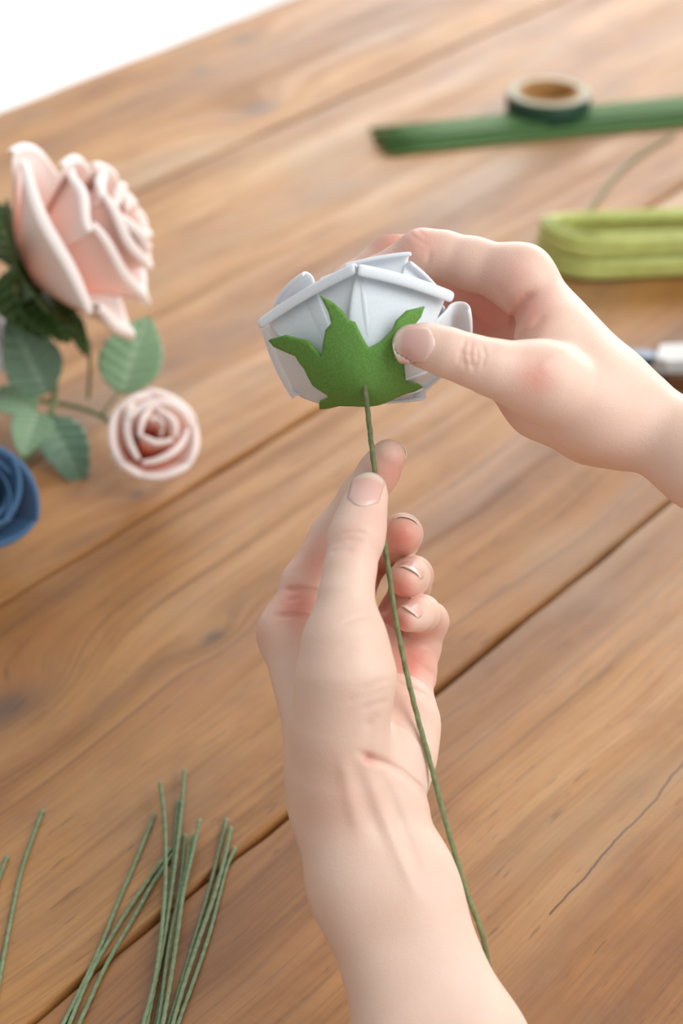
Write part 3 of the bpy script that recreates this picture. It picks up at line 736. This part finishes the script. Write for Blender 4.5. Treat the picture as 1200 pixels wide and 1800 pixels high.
def rose(name, label, mat, rim_px, d, axis, R, cup, n=15, pointed=.12, roll=.085, spin=0, outer=None, calyx=True, rise=.0, rnd=.45, span1=100, custom=None):
    e1, e2, a = frame_of(axis); ctr = PX(rim_px[0], rim_px[1], d); B = ctr - a * cup; fr = Frame(B, e1, e2, a)
    root = empty(name, C2W(B)); tag(root, label, 'flower', 'finished foam roses')
    rj = random.Random(int(R * 1e5) + n)
    for i, (q0, q1, ra, rb, hh, tp, bl) in enumerate(custom or ()):
        tn = 1.0 if hh < 32 else .95 - .3 * (hh - 32) / 30
        petal(fr, mat, root, q0, q1, ra * .001, rb * .001, hh * .001, r0=.006, pw=1.6 if hh < 32 else 1.25, bulge=bl, roll=R * (.075 if hh < 32 else .057), turn=225, tip=tp * .001, ns=15, nt=9, thick=R * .034, flare=.12 if hh < 32 else .05, taper=.45, wave=R * .022, tone=tn)
    for i in range(0 if custom else n):
        o = i / (n - 1); c = spin + i * 137.5 + rj.uniform(-14, 14)
        Ri = R * (.16 + .84 * o ** .85) * rj.uniform(.95, 1.05); span = 190 - span1 * o; Hi = cup * (1.12 - .22 * o ** 1.5 + rise * (1 - o)) * rj.uniform(.93, 1.07)
        span += rj.uniform(-18, 22); jx, jy = rj.uniform(-1, 1) * R * .10, rj.uniform(-1, 1) * R * .10
        petal(Frame(B + e1 * jx + e2 * jy, e1, e2, a), mat, root, c - span / 2, c + span / 2, Ri * rj.uniform(.95, 1.05), Ri * rj.uniform(.95, 1.05), Hi, r0=.12 * R, pw=1.0 + .55 * o, bulge=.9 - .9 * (1 - rnd) * o, roll=R * roll * (.45 + .55 * o), turn=170 + 60 * o, tip=R * pointed * (.35 + .65 * o), tone=.62 + .38 * o, ns=13, nt=8,
              thick=R * .028, flare=.10 * o, taper=.4, wave=R * .03)
    if calyx:
        for i in range(5):
            an = i * 72 + 20; V = []
            for t in np.linspace(0, 1, 9):
                for q in (-1, -.5, 0, .5, 1):
                    wd = R * .26 * (1 - t) ** .6 * (.6 + t); r = R * (.05 + (.5 if R < .03 else .8) * t); aa = math.radians(an)
                    x, y = r * math.cos(aa) - q * wd * math.sin(aa), r * math.sin(aa) + q * wd * math.cos(aa)
                    V.append((x, y, cup * (t * (.5 if R < .03 else .8)) ** 1.6 - R * .07 - R * .1 * t * t))
            o = mesh_obj('sepal', fr.w(np.array(V)), grid_faces(9, 5), M_DKSEPAL, root)
            md = o.modifiers.new('thick', 'SOLIDIFY'); md.thickness = .001
        s = mesh_obj('calyx', *sweep(np.array([fr.w(np.array([0, 0, z])) for z in np.linspace(-.26 * R, .06 * R, 7)]), lambda i, n_: circle(R * (.09 + .012 * i), 10)), M_DKSEPAL, root)
    return root, fr

big, bf = rose('foam_rose', 'large blush pink foam rose lifted on its stem, facing away towards the far table edge', M_PINK, (104, 446), 1.05, (.90, .42, -.12), .046, .018, custom=[
    (58, -62, 46, 41, 25, 0, .35), (152, 52, 54, 53, 24, 4, .55), (-55, -125, 41, 52, 29, 1, .3), (-118, -215, 50, 50, 26, 2, .45),
    (0, -118, 30, 42, 46, 1, .25), (50, 130, 40, 44, 43, 5, .35), (72, -10, 34, 32, 44, 2, .35), (125, 235, 40, 40, 45, 2, .4), (-110, -190, 40, 40, 46, 1, .4),
    (70, 140, 30, 32, 54, 5, .35), (20, 100, 25, 26, 54, 3, .35), (-100, 30, 24, 24, 56, 1, .4), (130, 250, 26, 26, 56, 3, .4),
    (10, 120, 17, 17, 60, 3, .5), (-130, 0, 17, 17, 60, 2, .5), (110, 240, 16, 16, 60, 2, .5), (0, 160, 10, 10, 62, 1, .9), (160, 330, 9, 9, 62, 1, .9), (30, 200, 5, 5, 62, 1, .9)])
stem(big, [bf.w(np.array([0, 0, -.008])), W(40, 540, 1.085), W(78, 610, 1.10), W(96, 690, 1.125), at(60, 790, .004), at(-60, 880, .004)])
leaf(big, M_LEAF, W(82, 692, 1.095), W(14, 556, 1.085), C2W(np.array([.25, .25, -1])) - C2W(np.zeros(3)), .032)
UPV = np.array([0, 0, 1.0]); TOCAM = -FWD
leaf(big, M_DKLEAF, W(40, 470, 1.09), W(-25, 345, 1.10), TOCAM * .6 + UPV * .8 + RIGHT * .3, .026)
leaf(big, M_DKLEAF, W(30, 520, 1.075), W(112, 485, 1.06), UPV + TOCAM * .4, .022)
leaf(big, M_DKLEAF, W(60, 500, 1.08), W(120, 600, 1.07), RIGHT * .3 + TOCAM, .030)
leaf(big, M_DKLEAF, W(20, 470, 1.085), W(70, 590, 1.075), TOCAM + UPV * .3, .034)
leaf(big, M_DKLEAF, W(118, 540, 1.10), W(152, 625, 1.10), TOCAM + RIGHT * .4, .010)
stem(big, [W(100, 600, 1.105), W(150, 590, 1.11), W(158, 640, 1.125), W(155, 700, 1.14)], .0012, name='twig')

small, sf = rose('foam_rose', 'small pale pink foam rose with a coral centre lying beside its sage leaves', M_PINK2, (272, 758), 1.045, (.22, .32, -.92), .0248, .028, custom=[
    (28, 108, 20, 21.5, 20, 1, .6), (82, 162, 22, 21, 21, 1, .6), (146, 228, 20.5, 21, 20, 1, .6), (212, 288, 21, 20, 20, 1, .6), (266, 338, 20, 20.5, 19, 1, .6), (-42, 42, 20, 20, 21, 1, .6),
    (-62, 58, 15.5, 17, 26, 1, .35), (52, 172, 13, 17, 28, 2, .8), (166, 296, 16, 15, 24, 1, .5), (20, 110, 13, 12, 28, 1, .6),
    (-34, 84, 9, 10, 32.5, 1, .3), (96, 212, 8, 10, 34, 2, .6), (214, 334, 9.5, 8, 32.5, 0, .4), (60, 240, 4.5, 4, 33, 0, .8)])
stem(small, [sf.w(np.array([0, 0, -.004])), at(185, 735, .012), at(120, 712, .010), at(40, 700, .012), at(-40, 690, .012)], .0016)
leaf(small, M_LEAF2, W(212, 688, 1.105), W(258, 552, 1.12), C2W(np.array([-.1, .45, -1])) - C2W(np.zeros(3)), .036, fold=.12)
stem(small, [at(178, 730, .014), W(200, 700, 1.105), W(214, 684, 1.105)], .0008, name='leaf_stalk')
leaf(small, M_LEAF, W(84, 726, 1.105), W(146, 858, 1.075), C2W(np.array([.2, .6, -1])) - C2W(np.zeros(3)), .027)
stem(small, [at(100, 706, .012), W(90, 716, 1.11), W(84, 728, 1.105)], .0008, name='leaf_stalk')
leaf(small, M_LEAF2, W(62, 716, 1.11), W(-30, 690, 1.12), C2W(np.array([0, .9, -1])) - C2W(np.zeros(3)), .024)
leaf(small, M_LEAF2, W(66, 722, 1.10), W(40, 800, 1.08), C2W(np.array([.1, .5, -1])) - C2W(np.zeros(3)), .022)

blue, blf = rose('foam_rose', 'deep blue foam rose at the frame edge, resting on the table', M_BLUE, (-46, 866), .985, (.40, .30, -.86), .0315, .032, n=14, pointed=.04, spin=62, rnd=.8, span1=50, roll=.055)
stem(blue, [blf.w(np.array([0, 0, -.006])), at(-120, 850, .01), at(-220, 830, .004)])
lav, lf = rose('foam_rose', 'pale lavender foam rose tucked behind the blue rose and the sage leaves', M_LAV, (-78, 612), 1.11, (.35, .25, -.9), .035, .034, n=14, spin=60)
stem(lav, [lf.w(np.array([0, 0, -.006])), at(-150, 640, .03), at(-260, 660, .004)])

# ------------------------------------------------------------------ paper-wrapped wires on the near table
RW = .0009
WIRES = [
    ([(75, 1424), (58, 1470), (35, 1540), (14, 1640), (-4, 1740), (-20, 1850)], 1, 'long green wrapped wire crossing the frame edge, standing apart from the clusters'),
    ([(13, 1505), (-4, 1550), (-30, 1640), (-60, 1760)], 1, 'green wrapped wire of which only the cut end shows at the frame edge'),
    ([(272, 1431), (240, 1510), (205, 1592), (165, 1690), (106, 1810), (70, 1890)], 1, 'straight green wrapped wire with its own free end, outermost of the fan of three'),
    ([(300, 1492), (262, 1545), (212, 1620), (160, 1710), (118, 1810), (92, 1880)], 1, 'green wrapped wire in the fan of three, middle one with end under the tall bunch'),
    ([(303, 1502), (272, 1548), (228, 1625), (185, 1700), (134, 1810), (100, 1880)], 1, 'green wrapped wire in the fan of three, the one nearest the tall bunch'),
    ([(281, 1376), (288, 1430), (291, 1500), (288, 1590), (274, 1710), (249, 1810), (230, 1890)], 5, 'green wrapped wire lying on top of the tall bunch, leaning the other way'),
    ([(324, 1353), (318, 1430), (306, 1530), (290, 1640), (268, 1750), (255, 1815), (240, 1890)], 3, 'green wrapped wire whose end reaches farthest of the tall bunch'),
    ([(313, 1408), (308, 1470), (301, 1550), (284, 1660), (262, 1770), (248, 1840)], 1, 'green wrapped wire beside the farthest reaching one, second longest in the tall bunch'),
    ([(325, 1467), (320, 1530), (306, 1620), (292, 1700), (272, 1812), (258, 1880)], 1, 'short green wrapped wire in the middle of the tall bunch'),
    ([(336, 1469), (328, 1525), (312, 1590), (296, 1670), (284, 1760), (276, 1815), (266, 1890)], 3, 'short green wrapped wire crossing under the bent one in the tall bunch'),
    ([(351, 1441), (338, 1500), (322, 1570), (312, 1640), (300, 1720), (284, 1812), (270, 1890)], 5, 'green wrapped wire with a bent dark end on the outside of the tall bunch'),
    ([(398, 1440), (384, 1500), (366, 1570), (345, 1640), (318, 1730), (293, 1812), (272, 1880)], 1, 'green wrapped wire whose end reaches farthest in the short bunch of three'),
    ([(406, 1454), (394, 1510), (376, 1575), (350, 1650), (322, 1735), (300, 1812), (280, 1880)], 3, 'green wrapped wire between the two others of the short bunch of three'),
    ([(413, 1490), (398, 1525), (386, 1570), (368, 1640), (345, 1710), (308, 1812), (286, 1880)], 1, 'green wrapped wire with the lowest end in the short bunch, beside the open seam'),
]
for pts, lv, lab in WIRES:
    P3 = spline([at(x, y, RW * lv + .0001) for x, y in pts], .0016)
    V, fs = wire_mesh(P3, RW)
    o = mesh_obj('floral_wire', V, fs, M_WIRE, None, loc=P3[-1]); tag(o, lab, 'wire', 'paper-wrapped wires on the near table')
    e = unit(P3[0] - P3[3])
    V, fs = sweep(np.array([P3[0], P3[0] + e * .0004, P3[0] + e * .0008]), lambda i, n: circle(RW * (.8 - .25 * i), 8))
    mesh_obj('cut_end', V, fs, M_CUTEND, o)

# ------------------------------------------------------------------ bundle of dark green wires, tape roll, lime hank, shears
A0, A1 = at(672, 252), at(1330, 186)
ax_ = unit(A1 - A0); sx = np.array([-ax_[1], ax_[0], 0])
proto = None; nw = 0
for layer, cnt in ((0, 18), (1, 14), (2, 9)):
    for i in range(cnt):
        rr = .00135; yy = (i - (cnt - 1) / 2) * rr * 2.25 + random.uniform(-.0004, .0004)
        st = random.uniform(-.008, .035) if i else 0; z = TABLE_Z + rr * (1.05 + layer * 1.95)
        if proto is None:
            path = np.linspace(0, 1, 12)[:, None] * np.array([.36, 0, 0]); path[:, 1] += .0012 * np.sin(np.linspace(0, 5, 12))
            V, fs = sweep(path, lambda q, n: circle(rr, 6)); o = mesh_obj('green_wire', V, fs, M_DKWIRE, None); proto = o
        else:
            o = proto.copy(); COL.objects.link(o)
        p = A0 + ax_ * st + sx * yy; o.location = (p[0], p[1], z); o.rotation_euler = (0, 0, math.atan2(ax_[1], ax_[0]) + random.uniform(-.01, .01))
        tag(o, 'dark green wire in the thick bundle lying before the tape roll', 'wire', 'bundle of dark green wires'); nw += 1
P3 = spline([at(1185, 236, .0012), at(1120, 275, .0012), at(1075, 318, .0012), at(1035, 372, .0012)], .004)
V, fs = sweep(P3, lambda i, n: circle(.0011, 8)); o = mesh_obj('green_wire', V, fs, M_WIRE, None, loc=P3[-1]); tag(o, 'single loose green wire slanting from the bundle towards the lime hank', 'wire')

tb = at(962, 207); tape = empty('tape_roll', tb); tag(tape, 'roll of dark green floral tape on a cardboard core behind the wire bundle', 'tape')
def ring(name, r0, r1, z0, z1, mat, rough=0):
    m = 48; a = np.arange(m) / m * 2 * math.pi; V = []
    b = min(.0006, (r1 - r0) * .3)
    for r, z in ((r0, z0 + b), (r0 + b, z0), (r1 - b, z0), (r1, z0 + b), (r1, z1 - b), (r1 - b, z1), (r0 + b, z1), (r0, z1 - b)):
        V += [(tb[0] + r * c, tb[1] + r * s, tb[2] + z) for c, s in zip(np.cos(a), np.sin(a))]
    fs = grid_faces(8, m, True) + [(7 * m + j, 7 * m + (j + 1) % m, (j + 1) % m, j) for j in range(m)]
    return mesh_obj(name, V, fs, mat, tape)
ring('core', .0205, .0235, .0002, .0225, M_CORE)
ring('tape_winding', .0237, .0325, .0, .0205, M_TAPE)
ring('tape_edge', .0238, .0322, .0206, .0214, M_CUT)
ta = [(.0327, -.0), (.0345, .012), (.0335, .02)]
V = []
for i, tt in enumerate(np.linspace(.2, .95, 12)):
    r = .0328 + .004 * max(0, (tt - .5)) ; V += [(tb[0] + r * math.cos(tt), tb[1] + r * math.sin(tt), tb[2] + .001), (tb[0] + r * math.cos(tt), tb[1] + r * math.sin(tt), tb[2] + .021)]
o = mesh_obj('tape_tail', V, grid_faces(12, 2), M_TAPE, tape); md = o.modifiers.new('thick', 'SOLIDIFY'); md.thickness = .0004

# lime hank: a long flat loop of strips
hc = at(934, 458)                                     # the near end of the loop
hx = unit(at(1240, 446) - hc); hy = np.array([-hx[1], hx[0], 0])
hank = empty('strip_hank', hc); tag(hank, 'long looped hank of lime green plastic strips lying at the frame edge', 'hank')
LEN, WID = .42, .037
def loop(inset, z, hgt, th, seed):
    r = np.random.default_rng(seed); Wd = WID - inset; path = []
    for q in np.linspace(0, 1, 26): path.append((LEN - inset - q * (LEN - Wd - inset), -Wd + .0006 * math.sin(q * 9 + seed)))
    for q in np.linspace(-90, -270, 16)[1:-1]: path.append((Wd + inset + Wd * math.cos(math.radians(q)) * .9, Wd * math.sin(math.radians(q))))
    for q in np.linspace(0, 1, 26): path.append((Wd + inset + q * (LEN - Wd - inset), Wd + .0006 * math.sin(q * 7 + seed)))
    side = np.array([p_[1] for p_ in path]) / WID; back = np.clip(side, 0, 1)
    zz = .0036 + (z - .0036) * (1 - .62 * back) + .0012 * np.sin(np.linspace(0, 7, len(path)) + seed) + .0012
    P = np.array([hc + hx * x + hy * y + np.array([0, 0, zq]) for (x, y), zq in zip(path, zz)])
    a = np.arange(10) / 10 * 2 * math.pi
    return sweep(P, lambda i, n: np.stack([th * np.cos(a), hgt * np.sin(a)], 1))
q = 0
for lay, z in enumerate((.0036, .0106, .0176, .0246)):
    for c in range(3):
        V, fs = loop(c * .0032 + lay * .0009 + random.uniform(-.0004, .0004), z + random.uniform(0, .0005), .0036, .0013, q); q += 1
        mesh_obj('strip', V, fs, M_LIME, hank)
for i, (y, z) in enumerate(((-.023, .0145), (-.0185, .0165), (-.014, .0145), (-.0095, .016), (-.005, .0145))):
    P = spline([hc + hx * x + hy * (y + dy) + np.array([0, 0, zz]) for x, dy, zz in ((.036, -.004, .004), (.07, 0, z), (.16, .001, z + .001), (.29, 0, z))], .01)
    a = np.arange(10) / 10 * 2 * math.pi
    V, fs = sweep(P, lambda i, n: np.stack([.0024 * np.cos(a), .0014 * np.sin(a)], 1)); mesh_obj('strip', V, fs, M_LIME, hank)

# shears: pale slab grips, dark pointed jaws, brown lower grip
sc0 = at(1150, 676); shears = empty('wire_cutters', sc0)
tag(shears, 'wire cutters with dark pointed jaws and pale grey body behind the wrist', 'cutters')
qx = unit(at(1290, 676) - sc0); qy = np.array([-qx[1], qx[0], 0])
def slab(name, outline, z0, z1, mat, b=.0012):
    n = len(outline); V = []; c = np.mean(np.array(outline), 0)
    for z, ins in ((z0, b), (z0 + b, 0), (z1 - b, 0), (z1, b)):
        for x, y in outline:
            d = c - np.array([x, y]); d = d / (np.linalg.norm(d) + 1e-9) * ins
            V.append(sc0 + qx * (x + d[0]) + qy * (y + d[1]) + np.array([0, 0, z]))
    fs = grid_faces(4, n, True) + [tuple(range(n))[::-1], tuple(3 * n + j for j in range(n))]
    return mesh_obj(name, V, fs, mat, shears, smooth=False)
slab('handle', [(-.001, .004), (.004, .021), (.03, .024), (.07, .021), (.12, .024), (.12, .008), (.07, .004), (.03, .001), (.006, -.001)], .006, .016, M_GREY)
slab('handle', [(.004, -.004), (.03, -.004), (.07, -.010), (.12, -.014), (.12, -.026), (.07, -.022), (.03, -.012), (.006, -.009)], .001, .010, M_BROWN)
slab('blade', [(-.025, .020), (-.018, .023), (.002, .0215), (.0035, .012), (-.004, .010), (-.015, .015)], .006, .012, M_STEEL)
slab('blade', [(-.024, .018), (-.012, .011), (-.002, .004), (.006, -.002), (.003, -.007), (-.006, .000), (-.016, .010)], .001, .0055, M_STEEL)
V, fs = sweep(np.array([sc0 + qx * .006 + qy * .010 + np.array([0, 0, z]) for z in (.0005, .0165, .0182, .0186)]), lambda i, n: circle((.004, .004, .0036, .002)[i], 14)); mesh_obj('pivot_bolt', V, fs, M_STEEL, shears)
